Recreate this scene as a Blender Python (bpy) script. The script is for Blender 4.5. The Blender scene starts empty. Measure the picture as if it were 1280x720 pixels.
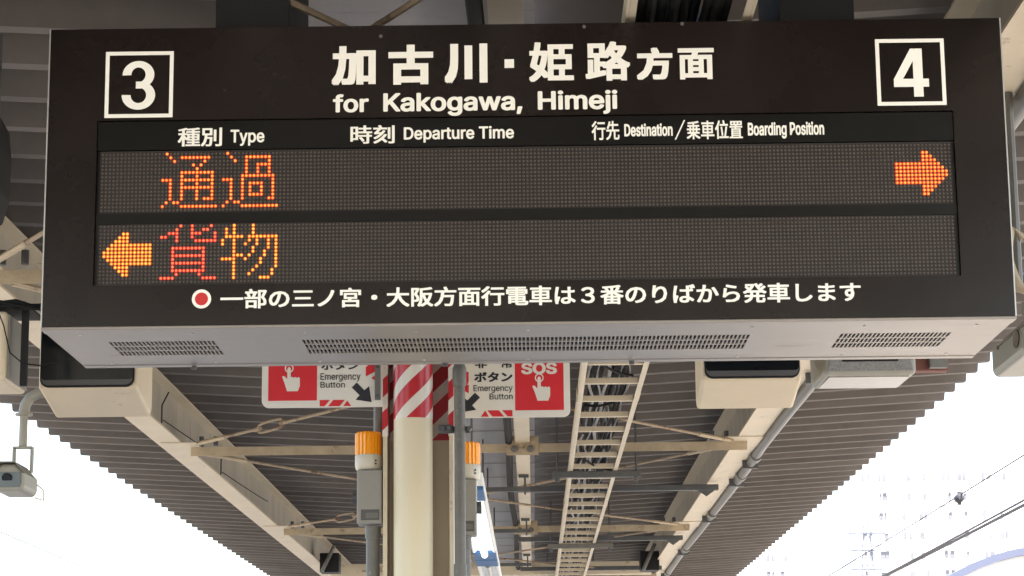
import bpy, math, random, os
from mathutils import Vector, Matrix
from mathutils.geometry import tessellate_polygon
random.seed(7)
R = math.radians
sc = bpy.context.scene
COL = sc.collection
EYE = 1.6                      # lens height above the platform; all heights below are given from the lens

# ------------------------------------------------------------------ camera, sky, sun, exposure
cam = bpy.data.cameras.new('camera'); camo = bpy.data.objects.new('camera', cam); COL.objects.link(camo)
PITCH, YAW, ROLL = .199600, .007624, -.010140
cp, sp, cy, sy = math.cos(PITCH), math.sin(PITCH), math.cos(YAW), math.sin(YAW)
fwd = Vector((-sy * cp, cy * cp, sp)); rt = Vector((cy, sy, 0)); up = rt.cross(fwd)
cr, sr = math.cos(ROLL), math.sin(ROLL)
ax, bx_ = cr * rt + sr * up, -sr * rt + cr * up
camo.matrix_world = Matrix(((ax.x, bx_.x, -fwd.x, 0), (ax.y, bx_.y, -fwd.y, 0), (ax.z, bx_.z, -fwd.z, EYE), (0, 0, 0, 1)))
cam.sensor_fit = 'HORIZONTAL'; cam.sensor_width = 36; cam.lens = 2843.18 / 1280 * 36
cam.clip_start = .05; cam.clip_end = 6000
sc.camera = camo
EXPO = 2.3
SUN_EL, SUN_AZ = 60, 160       # azimuth clockwise from +Y
world = bpy.data.worlds.new('World'); sc.world = world; world.use_nodes = True
wn = world.node_tree.nodes; wl = world.node_tree.links
sky = wn.new('ShaderNodeTexSky'); sky.sky_type = 'NISHITA'; sky.sun_disc = False
sky.sun_elevation = R(SUN_EL); sky.sun_rotation = R(SUN_AZ); sky.dust_density = 3; sky.air_density = 1.2
wl.new(sky.outputs[0], wn['Background'].inputs[0]); wn['Background'].inputs[1].default_value = .14
sun = bpy.data.lights.new('sun', 'SUN'); sun.energy = 4; sun.angle = R(.5); sun.color = (1, .96, .9)
suno = bpy.data.objects.new('sun', sun); COL.objects.link(suno)
d = Vector((math.sin(R(SUN_AZ)) * math.cos(R(SUN_EL)), math.cos(R(SUN_AZ)) * math.cos(R(SUN_EL)), math.sin(R(SUN_EL))))
suno.rotation_euler = d.to_track_quat('Z', 'Y').to_euler()
sc.view_settings.view_transform = 'Standard'; sc.view_settings.look = 'None'
sc.view_settings.exposure = EXPO; sc.view_settings.gamma = 1
sc.cycles.max_bounces = 10; sc.cycles.diffuse_bounces = 7
sc.cycles.sample_clamp_indirect = 6
sc.cycles.caustics_reflective = False; sc.cycles.caustics_refractive = False

# ------------------------------------------------------------------ materials
MATS = {}
def mat(name, col, rough=.6, metal=0, var=.12, scale=6, bump=0, bscale=60, spots=None, spot_amt=.5, spot_scale=14,
        stretch=(1, 1, 1), spec=.5, emit=None, estr=0, trans=0):
    m = bpy.data.materials.new(name); m.use_nodes = True
    n, l = m.node_tree.nodes, m.node_tree.links
    b = n['Principled BSDF']
    b.inputs['Roughness'].default_value = rough; b.inputs['Metallic'].default_value = metal
    b.inputs['Specular IOR Level'].default_value = spec
    if trans: b.inputs['Transmission Weight'].default_value = trans
    geo = n.new('ShaderNodeNewGeometry')
    mp = n.new('ShaderNodeMapping'); mp.inputs['Scale'].default_value = stretch
    l.new(geo.outputs['Position'], mp.inputs['Vector'])
    nz = n.new('ShaderNodeTexNoise'); nz.inputs['Scale'].default_value = scale; nz.inputs['Detail'].default_value = 6
    nz.inputs['Roughness'].default_value = .65
    l.new(mp.outputs[0], nz.inputs['Vector'])
    ramp = n.new('ShaderNodeValToRGB')
    ramp.color_ramp.elements[0].position = .3; ramp.color_ramp.elements[1].position = .72
    ramp.color_ramp.elements[0].color = tuple(c * (1 - var) for c in col) + (1,)
    ramp.color_ramp.elements[1].color = tuple(min(1, c * (1 + var)) for c in col) + (1,)
    l.new(nz.outputs['Fac'], ramp.inputs[0])
    out = ramp.outputs[0]
    if spots:
        n2 = n.new('ShaderNodeTexNoise'); n2.inputs['Scale'].default_value = spot_scale; n2.inputs['Detail'].default_value = 8
        n2.inputs['Roughness'].default_value = .7
        l.new(mp.outputs[0], n2.inputs['Vector'])
        r2 = n.new('ShaderNodeValToRGB')
        r2.color_ramp.elements[0].position = .66 - .22 * spot_amt; r2.color_ramp.elements[1].position = .74 - .18 * spot_amt
        r2.color_ramp.elements[0].color = (0, 0, 0, 1); r2.color_ramp.elements[1].color = (1, 1, 1, 1)
        l.new(n2.outputs['Fac'], r2.inputs[0])
        mx = n.new('ShaderNodeMix'); mx.data_type = 'RGBA'
        l.new(r2.outputs[0], mx.inputs[0]); l.new(out, mx.inputs[6]); mx.inputs[7].default_value = tuple(spots) + (1,)
        out = mx.outputs[2]
    l.new(out, b.inputs['Base Color'])
    rr = n.new('ShaderNodeMapRange'); rr.inputs['To Min'].default_value = max(.03, rough - .08); rr.inputs['To Max'].default_value = min(1, rough + .1)
    l.new(nz.outputs['Fac'], rr.inputs['Value']); l.new(rr.outputs[0], b.inputs['Roughness'])
    if bump:
        n3 = n.new('ShaderNodeTexNoise'); n3.inputs['Scale'].default_value = bscale; n3.inputs['Detail'].default_value = 4
        l.new(mp.outputs[0], n3.inputs['Vector'])
        bp = n.new('ShaderNodeBump'); bp.inputs['Strength'].default_value = bump; bp.inputs['Distance'].default_value = .01
        l.new(n3.outputs['Fac'], bp.inputs['Height']); l.new(bp.outputs[0], b.inputs['Normal'])
    if emit:
        b.inputs['Emission Color'].default_value = tuple(emit) + (1,); b.inputs['Emission Strength'].default_value = estr
    MATS[name] = m
    return m
EM = 2 ** -EXPO
roof_m = mat('roof_paint', (.107, .093, .083), .7, var=.22, scale=2.2, spots=(.095, .08, .072), spot_amt=.3, spot_scale=3, bump=.08, bscale=30)
gutter_m = mat('gutter_sheet', (.3, .29, .29), .6, var=.1, scale=3, spots=(.2, .19, .18), spot_amt=.3)
cream = mat('cream_paint', (.6, .52, .385), .5, var=.08, scale=3, spots=(.3, .22, .15), spot_amt=.2, spot_scale=9, bump=.1)
cream_old = mat('worn_cream_paint', (.42, .34, .23), .6, var=.18, scale=7, spots=(.2, .13, .08), spot_amt=.35, spot_scale=9, bump=.2)
web_m = mat('girder_web_paint', (.39, .36, .30), .55, var=.2, scale=2.5, spots=(.25, .2, .15), spot_amt=.45, spot_scale=5, bump=.1, stretch=(1, 1.6, .35))
rust = mat('rusty_rod', (.33, .26, .18), .75, var=.2, scale=12, spots=(.15, .08, .045), spot_amt=.5, spot_scale=8, bump=.3, bscale=120)
steel_dark = mat('dark_steel', (.075, .078, .08), .5, var=.2, scale=9)
galv = mat('galvanised_conduit', (.135, .13, .117), .5, metal=.1, var=.15, scale=14, spots=(.24, .24, .23), spot_amt=.2, spot_scale=30)
face_m = mat('sign_face', (.0125, .0082, .0072), .24, var=.3, scale=1.6, spec=.33)
inner_m = mat('display_window', (.0045, .004, .0038), .3, var=.08, scale=4, spec=.28)
led_bed = mat('led_bed', (.014, .0098, .0078), .55, var=.1, scale=5)
led_off = mat('led_unlit', (.118, .092, .074), .4, var=.12, scale=30)
white_v = mat('white_lettering_glow', (.74, .72, .64), .5, var=.03, scale=5, emit=(.78, .75, .66), estr=.3 * EM)  # faint emission added to brighten the printed white, no lamp behind it
red_v = mat('red_marker', (.6, .02, .02), .5, var=.05)
steel = mat('stainless_panel', (.28, .247, .217), .38, metal=.4, var=.13, scale=2.2, stretch=(1, 3, 1), bump=.06, bscale=9, spots=(.25, .2, .18), spot_amt=.35, spot_scale=2.2)
trim = mat('aluminium_trim', (.5, .5, .48), .35, metal=.6, var=.06)
black = mat('black_paint', (.008, .008, .008), .6, var=.2, spec=.25)
hole = mat('vent_recess', (.01, .009, .008), .8, var=.2)
plate_w = mat('white_sign_plate', (.72, .69, .62), .4, var=.03, scale=3)
plate_r = mat('sign_red', (.62, .02, .03), .4, var=.04)
plate_k = mat('sign_black', (.018, .018, .025), .4, var=.04)
pipe_w = mat('pale_drain_pipe', (.72, .64, .46), .38, var=.05, scale=3, stretch=(1, 1, .3))
box_g = mat('grey_box_paint', (.27, .26, .235), .5, var=.08, scale=8)
amber = mat('amber_lens', (.95, .33, .004), .12, var=.1, scale=20, spec=.7)
ivory = mat('ivory_plastic', (.62, .58, .48), .45, var=.04)
glass_k = mat('dark_glass', (.008, .009, .011), .12, var=.05, spec=.6)
bezel = mat('grey_bezel', (.075, .075, .075), .45, var=.1)
mon_m = mat('monitor_casing', (.62, .52, .37), .5, var=.06, scale=4, spots=(.42, .34, .25), spot_amt=.15, spot_scale=12)
lum_grey = mat('speckled_grey_casing', (.22, .215, .2), .6, var=.35, scale=160)
diffuser = mat('pale_diffuser', (.33, .31, .28), .35, var=.2, scale=25)
tube_lit = mat('lit_tube', (.9, .9, .9), .3, emit=(1, .98, .94), estr=5 * EM)
lamp_white = mat('lamp_reflector', (.8, .8, .78), .35, var=.03)
blue = mat('blue_band', (.03, .115, .28), .5, var=.05)
cable_k = mat('black_cable', (.009, .009, .009), .75, var=.3, scale=15, spec=.2)
cable_g = mat('grey_cable', (.3, .29, .28), .5, var=.3, scale=15)
cctv_m = mat('camera_casing', (.29, .28, .235), .45, var=.08, scale=12)
lens_m = mat('camera_window', (.06, .075, .085), .15, var=.1)
conc = mat('platform_paving', (.52, .475, .41), .85, var=.12, scale=1.5, bump=.3, bscale=90)
ballast_m = mat('ballast_stone', (.22, .19, .16), .95, var=.4, scale=12, bump=.8, bscale=40)
ground_m = mat('ground_soil', (.24, .23, .2), .95, var=.2, scale=.4)
rail_m = mat('rail_steel', (.25, .2, .16), .4, metal=.7)
tower_w = mat('tower_wall', (.8, .8, .8), .8, var=.02)
tower_g = mat('tower_window', (.13, .13, .145), .5, var=.3, scale=.5)
tower_b = mat('tower_balcony_shade', (.2, .2, .23), .7, var=.2, scale=.3)  # balcony slabs coloured dark to stand for the shade on their undersides
pylon_m = mat('pylon_steel', (.07, .085, .12), .6, var=.1)
wire_m = mat('wire_metal', (.04, .038, .045), .6)
shed_m = mat('shed_cladding', (.8, .82, .86), .6, var=.03)
shed_e = mat('shed_roof_edge', (.07, .08, .125), .6, var=.05)

def led_mat(name, c, s):
    m = bpy.data.materials.new(name); m.use_nodes = True
    b = m.node_tree.nodes['Principled BSDF']; b.inputs['Base Color'].default_value = (.1, .02, .01, 1)
    b.inputs['Emission Color'].default_value = c + (1,); b.inputs['Emission Strength'].default_value = s * EM
    return m
led_sets = {
    'orange': (led_mat('led_orange_rim', (1, .07, .008), 1.0), led_mat('led_orange_core', (1, .42, .055), 1.5)),
    'red': (led_mat('led_red_rim', (1, .025, .02), .95), led_mat('led_red_core', (1, .24, .08), 1.3)),
    'amber': (led_mat('led_amber_rim', (1, .15, .01), 1.05), led_mat('led_amber_core', (1, .58, .07), 1.5)),
}
def stripe_mat(name, mode, scale=1, phase=0):   # printed red and white hazard tape
    m = bpy.data.materials.new(name); m.use_nodes = True
    n, l = m.node_tree.nodes, m.node_tree.links; b = n['Principled BSDF']; b.inputs['Roughness'].default_value = .28
    tc = n.new('ShaderNodeNewGeometry'); sx = n.new('ShaderNodeSeparateXYZ'); l.new(tc.outputs['Position'], sx.inputs[0])
    def mth(op, a, c=None):
        q = n.new('ShaderNodeMath'); q.operation = op
        for i, v in enumerate((a, c)):
            if v is None: continue
            if isinstance(v, (int, float)): q.inputs[i].default_value = v
            else: l.new(v, q.inputs[i])
        return q.outputs[0]
    if mode == 'flat': u = mth('ADD', sx.outputs['X'], mth('MULTIPLY', sx.outputs['Y'], .9))
    else:
        a = mth('ARCTAN2', mth('ADD', sx.outputs['X'], .4425), mth('MULTIPLY', mth('SUBTRACT', sx.outputs['Y'], 8.5), -1))
        u = mth('MULTIPLY', a, .0735)
    t = mth('SUBTRACT', mth('MULTIPLY', sx.outputs['Z'], 1.0), mth('MULTIPLY', u, .95))
    fr = mth('FRACT', mth('ADD', mth('MULTIPLY', t, 1 / .125), phase))
    st = mth('GREATER_THAN', fr, .44)
    mx = n.new('ShaderNodeMix'); mx.data_type = 'RGBA'; l.new(st, mx.inputs[0])
    mx.inputs[6].default_value = (.72, .68, .6, 1); mx.inputs[7].default_value = (.5, .03, .04, 1)
    l.new(mx.outputs[2], b.inputs['Base Color'])
    return m
tape_pipe = stripe_mat('hazard_tape_round', 'round', phase=.3)
tape_flat = stripe_mat('hazard_tape_flat', 'flat', phase=.1)

# sheets differ a little from one to the next
def vary(m, amt):
    n, l = m.node_tree.nodes, m.node_tree.links; b = n['Principled BSDF']
    src_ = b.inputs['Base Color'].links[0].from_socket
    oi = n.new('ShaderNodeObjectInfo'); mr = n.new('ShaderNodeMapRange')
    mr.inputs['To Min'].default_value = 1 - amt; mr.inputs['To Max'].default_value = 1 + amt
    l.new(oi.outputs['Random'], mr.inputs['Value'])
    hs = n.new('ShaderNodeHueSaturation'); l.new(src_, hs.inputs['Color']); l.new(mr.outputs[0], hs.inputs['Value'])
    l.new(hs.outputs[0], b.inputs['Base Color'])
vary(roof_m, .1); vary(cable_g, .3)

# ------------------------------------------------------------------ mesh helpers
class MB:
    def __init__(s): s.v = []; s.f = []
    def add(s, vs, fs):
        o = len(s.v); s.v += [tuple(p) for p in vs]; s.f += [tuple(i + o for i in f) for f in fs]; return s
    def box(s, x0, x1, y0, y1, z0, z1):
        return s.add([(x0,y0,z0),(x1,y0,z0),(x1,y1,z0),(x0,y1,z0),(x0,y0,z1),(x1,y0,z1),(x1,y1,z1),(x0,y1,z1)],
                     [(0,3,2,1),(4,5,6,7),(0,1,5,4),(1,2,6,5),(2,3,7,6),(3,0,4,7)])
    def prism(s, pts, axis, a, b):       # pts: closed outline in the other two axes
        def P(p, t): return {'x': (t, p[0], p[1]), 'y': (p[0], t, p[1]), 'z': (p[0], p[1], t)}[axis]
        n = len(pts); o = len(s.v)
        s.v += [P(p, a) for p in pts] + [P(p, b) for p in pts]
        s.f += [tuple(o + i for i in range(n)), tuple(o + n + i for i in reversed(range(n)))]
        s.f += [(o + i, o + n + i, o + n + (i + 1) % n, o + (i + 1) % n) for i in range(n)]
        return s
    def tube(s, path, r, n=8, caps=True):
        path = [Vector(p) for p in path]; o = len(s.v); rings = len(path)
        rr = r if isinstance(r, (list, tuple)) else [r] * rings
        prev = None
        for i, p in enumerate(path):
            t = (path[min(i + 1, rings - 1)] - path[max(i - 1, 0)]).normalized()
            if prev is None:
                a = Vector((0, 0, 1)) if abs(t.z) < .9 else Vector((1, 0, 0)); u = t.cross(a).normalized()
            else: u = (prev - t * prev.dot(t)).normalized()
            prev = u; w = t.cross(u)
            s.v += [tuple(p + (u * math.cos(2*math.pi*k/n) + w * math.sin(2*math.pi*k/n)) * rr[i]) for k in range(n)]
        for i in range(rings - 1):
            for k in range(n):
                s.f.append((o+i*n+k, o+i*n+(k+1)%n, o+(i+1)*n+(k+1)%n, o+(i+1)*n+k))
        if caps: s.f += [tuple(o + k for k in reversed(range(n))), tuple(o + (rings-1)*n + k for k in range(n))]
        return s
    def mesh(s, name, m, base=(0, 0, 0), smooth=False):
        me = bpy.data.meshes.new(name)
        me.from_pydata([(x - base[0], y - base[1], z - base[2]) for x, y, z in s.v], [], s.f)
        if isinstance(m, (list, tuple)):
            for q in m: me.materials.append(q)
        else: me.materials.append(m)
        if smooth:
            me.polygons.foreach_set('use_smooth', [True] * len(me.polygons))
            me.set_sharp_from_angle(angle=R(40))
        me.update(); return me
    def build(s, name, m, parent=None, smooth=False, bevel=0, base=None, segs=2):
        if base is None: base = BASE.get(parent.name, (0, 0, 0)) if parent else (0, 0, 0)
        o = bpy.data.objects.new(name, s.mesh(name, m, base, smooth)); COL.objects.link(o)
        if parent:
            o.parent = parent
            if parent.type == 'MESH': BASE[o.name] = base
        else:
            o.location = (base[0], base[1], base[2] + EYE)
        BASE[o.name] = base
        if bevel:
            bm = o.modifiers.new('bevel', 'BEVEL'); bm.width = bevel; bm.segments = segs; bm.limit_method = 'ANGLE'; bm.angle_limit = R(50)
        return o
BASE = {}
def thing(name, label, cat, base, group=None):
    o = bpy.data.objects.new(name, None); COL.objects.link(o); o.empty_display_size = .1
    o.location = (base[0], base[1], base[2] + EYE); BASE[o.name] = tuple(base)
    o['label'] = label; o['category'] = cat
    if group: o['group'] = group
    return o
def tag(o, label, cat, group=None):
    o['label'] = label; o['category'] = cat
    if group: o['group'] = group
    return o
def copy_part(src, parent, loc=(0, 0, 0), rot=None):
    c = src.copy(); COL.objects.link(c); c.parent = parent; c.location = loc
    if rot: c.rotation_euler = rot
    return c
def copy_thing(src, loc, label):
    def kids(o): return [k for k in list(COL.objects) if k.parent == o]
    c = src.copy(); COL.objects.link(c); c.location = (loc[0], loc[1], loc[2] + EYE); c['label'] = label
    for k in kids(src):
        a = k.copy(); COL.objects.link(a); a.parent = c
        for g in kids(k):
            b = g.copy(); COL.objects.link(b); b.parent = a
    return c

# ------------------------------------------------------------------ setting below and around
FLOOR = -EYE
def struct(o): o['kind'] = 'structure'; return o
struct(MB().box(-3.6, 2.9, -45, 75, FLOOR - 1.1, FLOOR).build('platform', conc))
struct(MB().box(-16, -3.6, -60, 160, FLOOR - 1.4, FLOOR - 1.12).build('track_bed', ballast_m))
struct(MB().box(2.9, 16, -60, 160, FLOOR - 1.4, FLOOR - 1.12).build('track_bed', ballast_m))
struct(MB().box(-2500, 2500, -2500, 2500, FLOOR - 2.0, FLOOR - 1.404).build('ground', ground_m))
g = MB()
for x in (-6.4, -5.33, -10.4, -9.33, 4.63, 5.7, 8.63, 9.7): g.box(x - .035, x + .035, -60, 160, FLOOR - 1.12, FLOOR - .96)
struct(g.build('track_rails', rail_m))

# ------------------------------------------------------------------ platform canopy
CX = -.44                                   # centre line of the butterfly roof
SL = .055
def zr(x): return 2.47 + SL * (abs(x - CX) - 2.0)
canopy = thing('platform_canopy', 'grey-brown butterfly platform roof of folded sheets on long cream girders', 'canopy', (CX, 8.6, FLOOR))
Y0, Y1, PI_ = -4.9, 48.6, .44
# one folded rib: flat pan, sloped web, upper flat, sloped web back (lower skin and upper skin 8 mm apart)
prof = [(0, 0), (.072, 0), (.142, .125), (.37, .125), (.44, 0)]
def rib(xa, xb):
    m = MB()
    for x in (xa, xb):
        z = zr(x)
        m.v += [(x, y, z + h) for y, h in prof] + [(x, y, z + h + .008) for y, h in prof]
    n = len(prof)
    for i in range(n - 1):
        m.f += [(i, i + 1, 2*n + i + 1, 2*n + i), (n + i, 3*n + i, 3*n + i + 1, n + i + 1)]
        m.f += [(i, n + i, n + i + 1, i + 1), (2*n + i, 2*n + i + 1, 3*n + i + 1, 3*n + i)]
    return m
nrib = int((Y1 - Y0) / PI_)
for side, (xa, xb) in (('l', (-3.94, CX - .5)), ('r', (.0, 3.14))):
    src = None
    for k in range(nrib):
        y = Y0 + k * PI_
        if src is None:
            src = rib(xa, xb).build('roof_sheet', roof_m, canopy, base=(0, 0, 0)); src.location = (-CX, y - 8.6, EYE)
            src.location = (-CX, y - 8.6, -FLOOR)
        else:
            c = copy_part(src, canopy, (-CX, y - 8.6, -FLOOR))
# valley gutter pans with lapped joints
gs = MB().box(CX - .53, .03, 0, .996, 2.36, 2.372).build('gutter_pan', gutter_m, canopy, base=(0, 0, 0)); gs.location = (-CX, Y0 - 8.6, -FLOOR)
gj = MB().box(CX - .53, .03, 0, .018, 2.354, 2.358).build('gutter_joint', box_g, canopy, base=(0, 0, 0)); gj.location = (-CX, Y0 - 8.6, -FLOOR)
for k in range(1, 58):
    copy_part(gs, canopy, (-CX, Y0 + k - 8.6, -FLOOR))
    if 14 < k: copy_part(gj, canopy, (-CX, Y0 + k - 8.6, -FLOOR))
for x0 in (CX - .545,): MB().box(x0, x0 + .01, Y0, Y1, 2.373, 2.60).build('gutter_side', gutter_m, canopy)
def hbeam(name, xa, xb, z0, z1, m_, wm, tf=.014, tw=.012):
    MB().box(xa, xb, Y0, Y1, z0, z0 + tf).build(name, m_, canopy)
    xm = (xa + xb) / 2
    MB().box(xm - tw / 2, xm + tw / 2, Y0, Y1, z0 + tf, z1 - tf).build(name.replace('flange', 'web'), wm, canopy)
    MB().box(xa, xb, Y0, Y1, z1 - tf, z1).build(name, m_, canopy)
hbeam('girder_flange', -2.624, -2.449, 2.12, 2.468, cream, web_m)
hbeam('girder_flange', 1.45, 1.63, 2.12, 2.468, cream, web_m)
hbeam('centre_beam_flange', -.112, -.008, 2.12, 2.345, cream, web_m)
hbeam('centre_beam_flange', -.872, -.768, 2.12, 2.345, cream, web_m)
# ties under the girders with gusset plates, and the crossed tie rods between them
TIES = [3.0, 9.9, 16.0, 22.1, 28.2]
TA, TB = -2.41, 1.53
for k, y in enumerate(TIES):
    MB().box(TA, TB, y, y + .006, 2.05, 2.112).box(TA, TB, y + .007, y + .07, 2.106, 2.112).build('tie_angle', cream_old, canopy)
    for xc, s in ((-2.5, 1), (1.56, -1)):
        MB().box(xc - .09, xc + .16 if s > 0 else xc + .09, y - .22, y + .3, 2.1125, 2.119).build('gusset_plate', cream, canopy) if s > 0 else \
            MB().box(xc - .2, xc + .075, y - .22, y + .3, 2.1125, 2.119).build('gusset_plate', cream, canopy)
        for q in (.02, .12): MB().tube([(xc + s * (.17 + q), y - .16, 2.10), (xc + s * (.17 + q), y - .16, 2.165)], .018, 6).build('bolt_head', steel_dark, canopy)
    for xb in (-.06, -.82):
        MB().box(xb - .115, xb + .115, y - .012, y - .002, 2.03, 2.165).build('clamp_plate', cream_old, canopy, bevel=.003)
        for q in (-.055, .055):
            MB().tube([(xb + q, y - .014, 2.072), (xb + q, y - .03, 2.072), (xb + q, y - .034, 2.072)], [.026, .026, .014], 8).build('bolt', galv, canopy, smooth=True)
def rod(p, q, tb=None):
    P, Q = Vector(p), Vector(q); n = 14
    dd = (Q - P).normalized(); L = (Q - P).length
    def at(t): return P.lerp(Q, t) + Vector((0, 0, -.028 * math.sin(math.pi * t)))
    spans = [(0, 1)] if not tb else [(0, tb - .17 / L), (tb + .17 / L, 1)]
    par = None
    for t0, t1 in spans:
        par_ = MB().tube([at(t0 + (t1 - t0) * i / n) for i in range(n + 1)], .0105, 6).build('tie_rod', rust, canopy, smooth=True)
        par = par or par_
    if tb:
        c = at(tb); path = []
        for k in range(17):
            a = 2 * math.pi * k / 16
            path.append(c + dd * (.19 * math.copysign(abs(math.cos(a)) ** .5, math.cos(a))) + Vector((0, 0, 1)) * .032 * math.copysign(abs(math.sin(a)) ** .7, math.sin(a)))
        MB().tube(path, .0085, 6).build('turnbuckle', rust, par, smooth=True, base=BASE[canopy.name])
        for sg in (-1, 1): MB().tube([c + dd * .15 * sg, c + dd * .24 * sg], .015, 6).build('coupling_nut', rust, par, smooth=True, base=BASE[canopy.name])
    e, f_ = at(.5 / L), at(1 - .5 / L)
    for u, v in ((P + dd * .05, e), (f_, Q - dd * .05)):
        MB().tube([u, v], .0155, 6).build('rod_end', cream_old, par, smooth=True, base=BASE[canopy.name])
for a, b in zip(TIES[:-1], TIES[1:]):
    rod((-2.36, b - .12, 2.118), (1.42, a + .1, 2.10), .17)
    rod((-2.36, a + .12, 2.085), (1.42, b - .12, 2.10))
# main cross beam at the far end, with its end plates
MB().box(-2.44, 1.44, 27.6, 27.62, 2.05, 2.2).box(-2.44, 1.44, 27.621, 27.78, 2.05, 2.064).build('cross_beam', cream, canopy)
# dark braces between the centre beam and right girder
for y in (18.55, 23.1, 27.0):
    MB().box(-.14, 1.53, y, y + .05, 2.05, 2.098).build('dark_brace', steel_dark, canopy, bevel=.004)
    MB().prism([(1.36, 2.049), (1.50, 2.049), (1.43, 2.0)], 'y', y + .01, y + .02).build('brace_bracket', steel_dark, canopy)
# small hangers under the centre beam
for y in (17.9, 21.4, 25.4):
    MB().box(-.36, -.01, y, y + .04, 1.985, 2.02).build('hanger_bar', steel_dark, canopy)
    MB().tube([(-.05, y + .02, 1.96), (-.05, y + .02, 2.118)], .009, 6).box(-.1, -.02, y, y + .04, 2.095, 2.118).build('hanger_rod', steel_dark, canopy)

# conduit along the right girder and dark duct by the centre beam
c_ = thing('girder_conduit', 'long grey steel conduit strapped along the outer edge of the right girder', 'conduit', (1.665, 8.6, 2.1))
pth = [(1.665 + .006 * math.sin(y * .7), y, 2.10 + .006 * math.sin(y * 1.3)) for y in [Y0 + 1.5 * i for i in range(39)]]
MB().tube(pth, .034, 10).build('pipe', galv, c_, smooth=True)
for y in (8.5, 12.6, 16.7, 17.9, 20.9, 24.6, 28):
    MB().tube([(1.665, y, 2.10), (1.665, y + .16, 2.10)], .045, 10).build('pipe_coupling', galv, c_, smooth=True)
    MB().box(1.60, 1.72, y + .45, y + .48, 2.055, 2.119).build('strap', steel_dark, c_)
dk = MB()
pth = [(-.146 - max(0, min(1, (y - 8) / 8)) * .02 + .01 * math.sin(y * .9), y, 2.13 + .008 * math.sin(y * 1.1 + 1)) for y in [Y0 + .6 * i for i in range(91)]]
dk.tube(pth, .026, 8)
tag(dk.build('trunk_cable', cable_k, smooth=True, base=(-.18, 8.6, 2.15)), 'thick black cable run hanging beside the cream centre beam', 'cable')
# thin wires drooping off the left girder
for k, (ya, yb) in enumerate(((14.9, 17.8), (17.8, 20.9))):
    w = MB()
    p = [(-2.44, ya, 2.13), (-2.44, ya, 2.25), (-2.40, ya + .02, 2.34)]
    w.tube(p, .005, 5)
    w.tube([(-2.43 + .3 * t * (1 - t), ya + (yb - ya) * t, 2.15 + .1 * t - .18 * t * (1 - t) * 4 * .3) for t in [i / 10 for i in range(11)]], .004, 5)
    tag(w.build('bonding_wire', cable_k, base=(-2.44, ya, 2.1)), ('thin black wire looping off the left girder just behind the first tie bar', 'thin black wire looping off the left girder beyond its first loop')[k], 'wire')
for (x, y, lab) in ((-2.33, 26.2, 'dark cable clamp box at the far end of the left girder'), (1.36, 26.4, 'dark cable clamp box with grey tube at the far end of the right girder')):
    t = thing('junction_box', lab, 'junction box', (x, y, 2.12))
    MB().box(x - .11, x + .11, y, y + .3, 2.0, 2.22).build('case', black, t, bevel=.01)
    MB().tube([(x - .08, y - .05, 2.0), (x + .06, y - .03, 2.3)], .022, 8).build('conduit_stub', galv, t, smooth=True)

# ------------------------------------------------------------------ cable ladder
LZ = 1.975
lad = thing('cable_ladder', 'cream cable ladder hung under the roof right of the column, full of cables', 'cable ladder', (.45, 8.6, LZ))
for x0 in (.275, .60):
    MB().box(x0, x0 + .008, -6, 44, LZ, LZ + .075).box(x0 + .009, x0 + .028, -6, 44, LZ, LZ + .006).build('rail', cream, lad) if x0 < .4 else \
        MB().box(x0 + .02, x0 + .028, -6, 44, LZ, LZ + .075).box(x0, x0 + .019, -6, 44, LZ, LZ + .006).build('rail', cream, lad)
    for y in (6.9, 12.9, 18.9, 24.9): MB().box(x0 + (-.006 if x0 < .4 else .0285), x0 + (-.0005 if x0 < .4 else .034), y, y + .3, LZ + .01, LZ + .06).build('splice_plate', cream_old, lad)
r0 = MB().box(.304, .599, 0, .034, LZ + .008, LZ + .04).build('rung', cream, lad, base=(.45, 0, LZ)); r0.location = (0, 11.86 - .65 * 7 - 8.6, 0)
for k in range(1, 58):
    if k in (0, 1, 2): continue
    copy_part(r0, lad, (0, 11.86 - .65 * 10 + .65 * k - 8.6, 0))
for k, y in enumerate((10.4, 16.5, 22.5, 28.6)):
    MB().box(.155, .80, y, y + .045, LZ - .048, LZ - .003).build('hanger_bar', steel_dark if k % 2 else galv, lad, bevel=.003)
    for x in (.19, .765):
        MB().tube([(x, y + .022, LZ - .085), (x, y + .022, zr(x) + .02)], .009, 6).tube([(x, y + .022, LZ - .075), (x, y + .022, LZ - .05)], .02, 6).build('hanger_rod', steel_dark, lad)
MBX = [(.325, 2.03), (.355, 2.02), (.385, 2.03), (.415, 2.02), (.44, 2.035), (.505, 2.03), (.535, 2.02), (.565, 2.03)]
cb = thing('cable_bundle', 'loose bundle of grey and black cables lying along the cream ladder', 'cables', (.45, 8.6, LZ + .05))
rr = random.Random(3)
for k in range(18):
    x = .345 + .0125 * k + rr.uniform(-.006, .006); ph = rr.uniform(0, 6); am = rr.uniform(.006, .022); r_ = rr.choice((.006, .007, .009, .011))
    zz = LZ + .055 + rr.uniform(0, .035)
    pts = [(min(.585, max(.32, x + am * math.sin(y * 1.9 + ph) + .01 * math.sin(y * 4.3 + ph * 2))), y, zz + .008 * math.sin(y * 2.7 + ph)) for y in [-5 + .3 * i for i in range(150)]]
    MB().tube(pts, r_, 5).build('cable', cable_k if k % 3 != 1 else cable_g, cb, smooth=True)
for x, z in MBX: MB().tube([(x + .008 * math.sin(y + x * 30), y, z) for y in [-4 + .8 * i for i in range(16)]] + [(x, 9.2, 2.2)], .0165, 8).build('cable', cable_k, cb, smooth=True)
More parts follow.
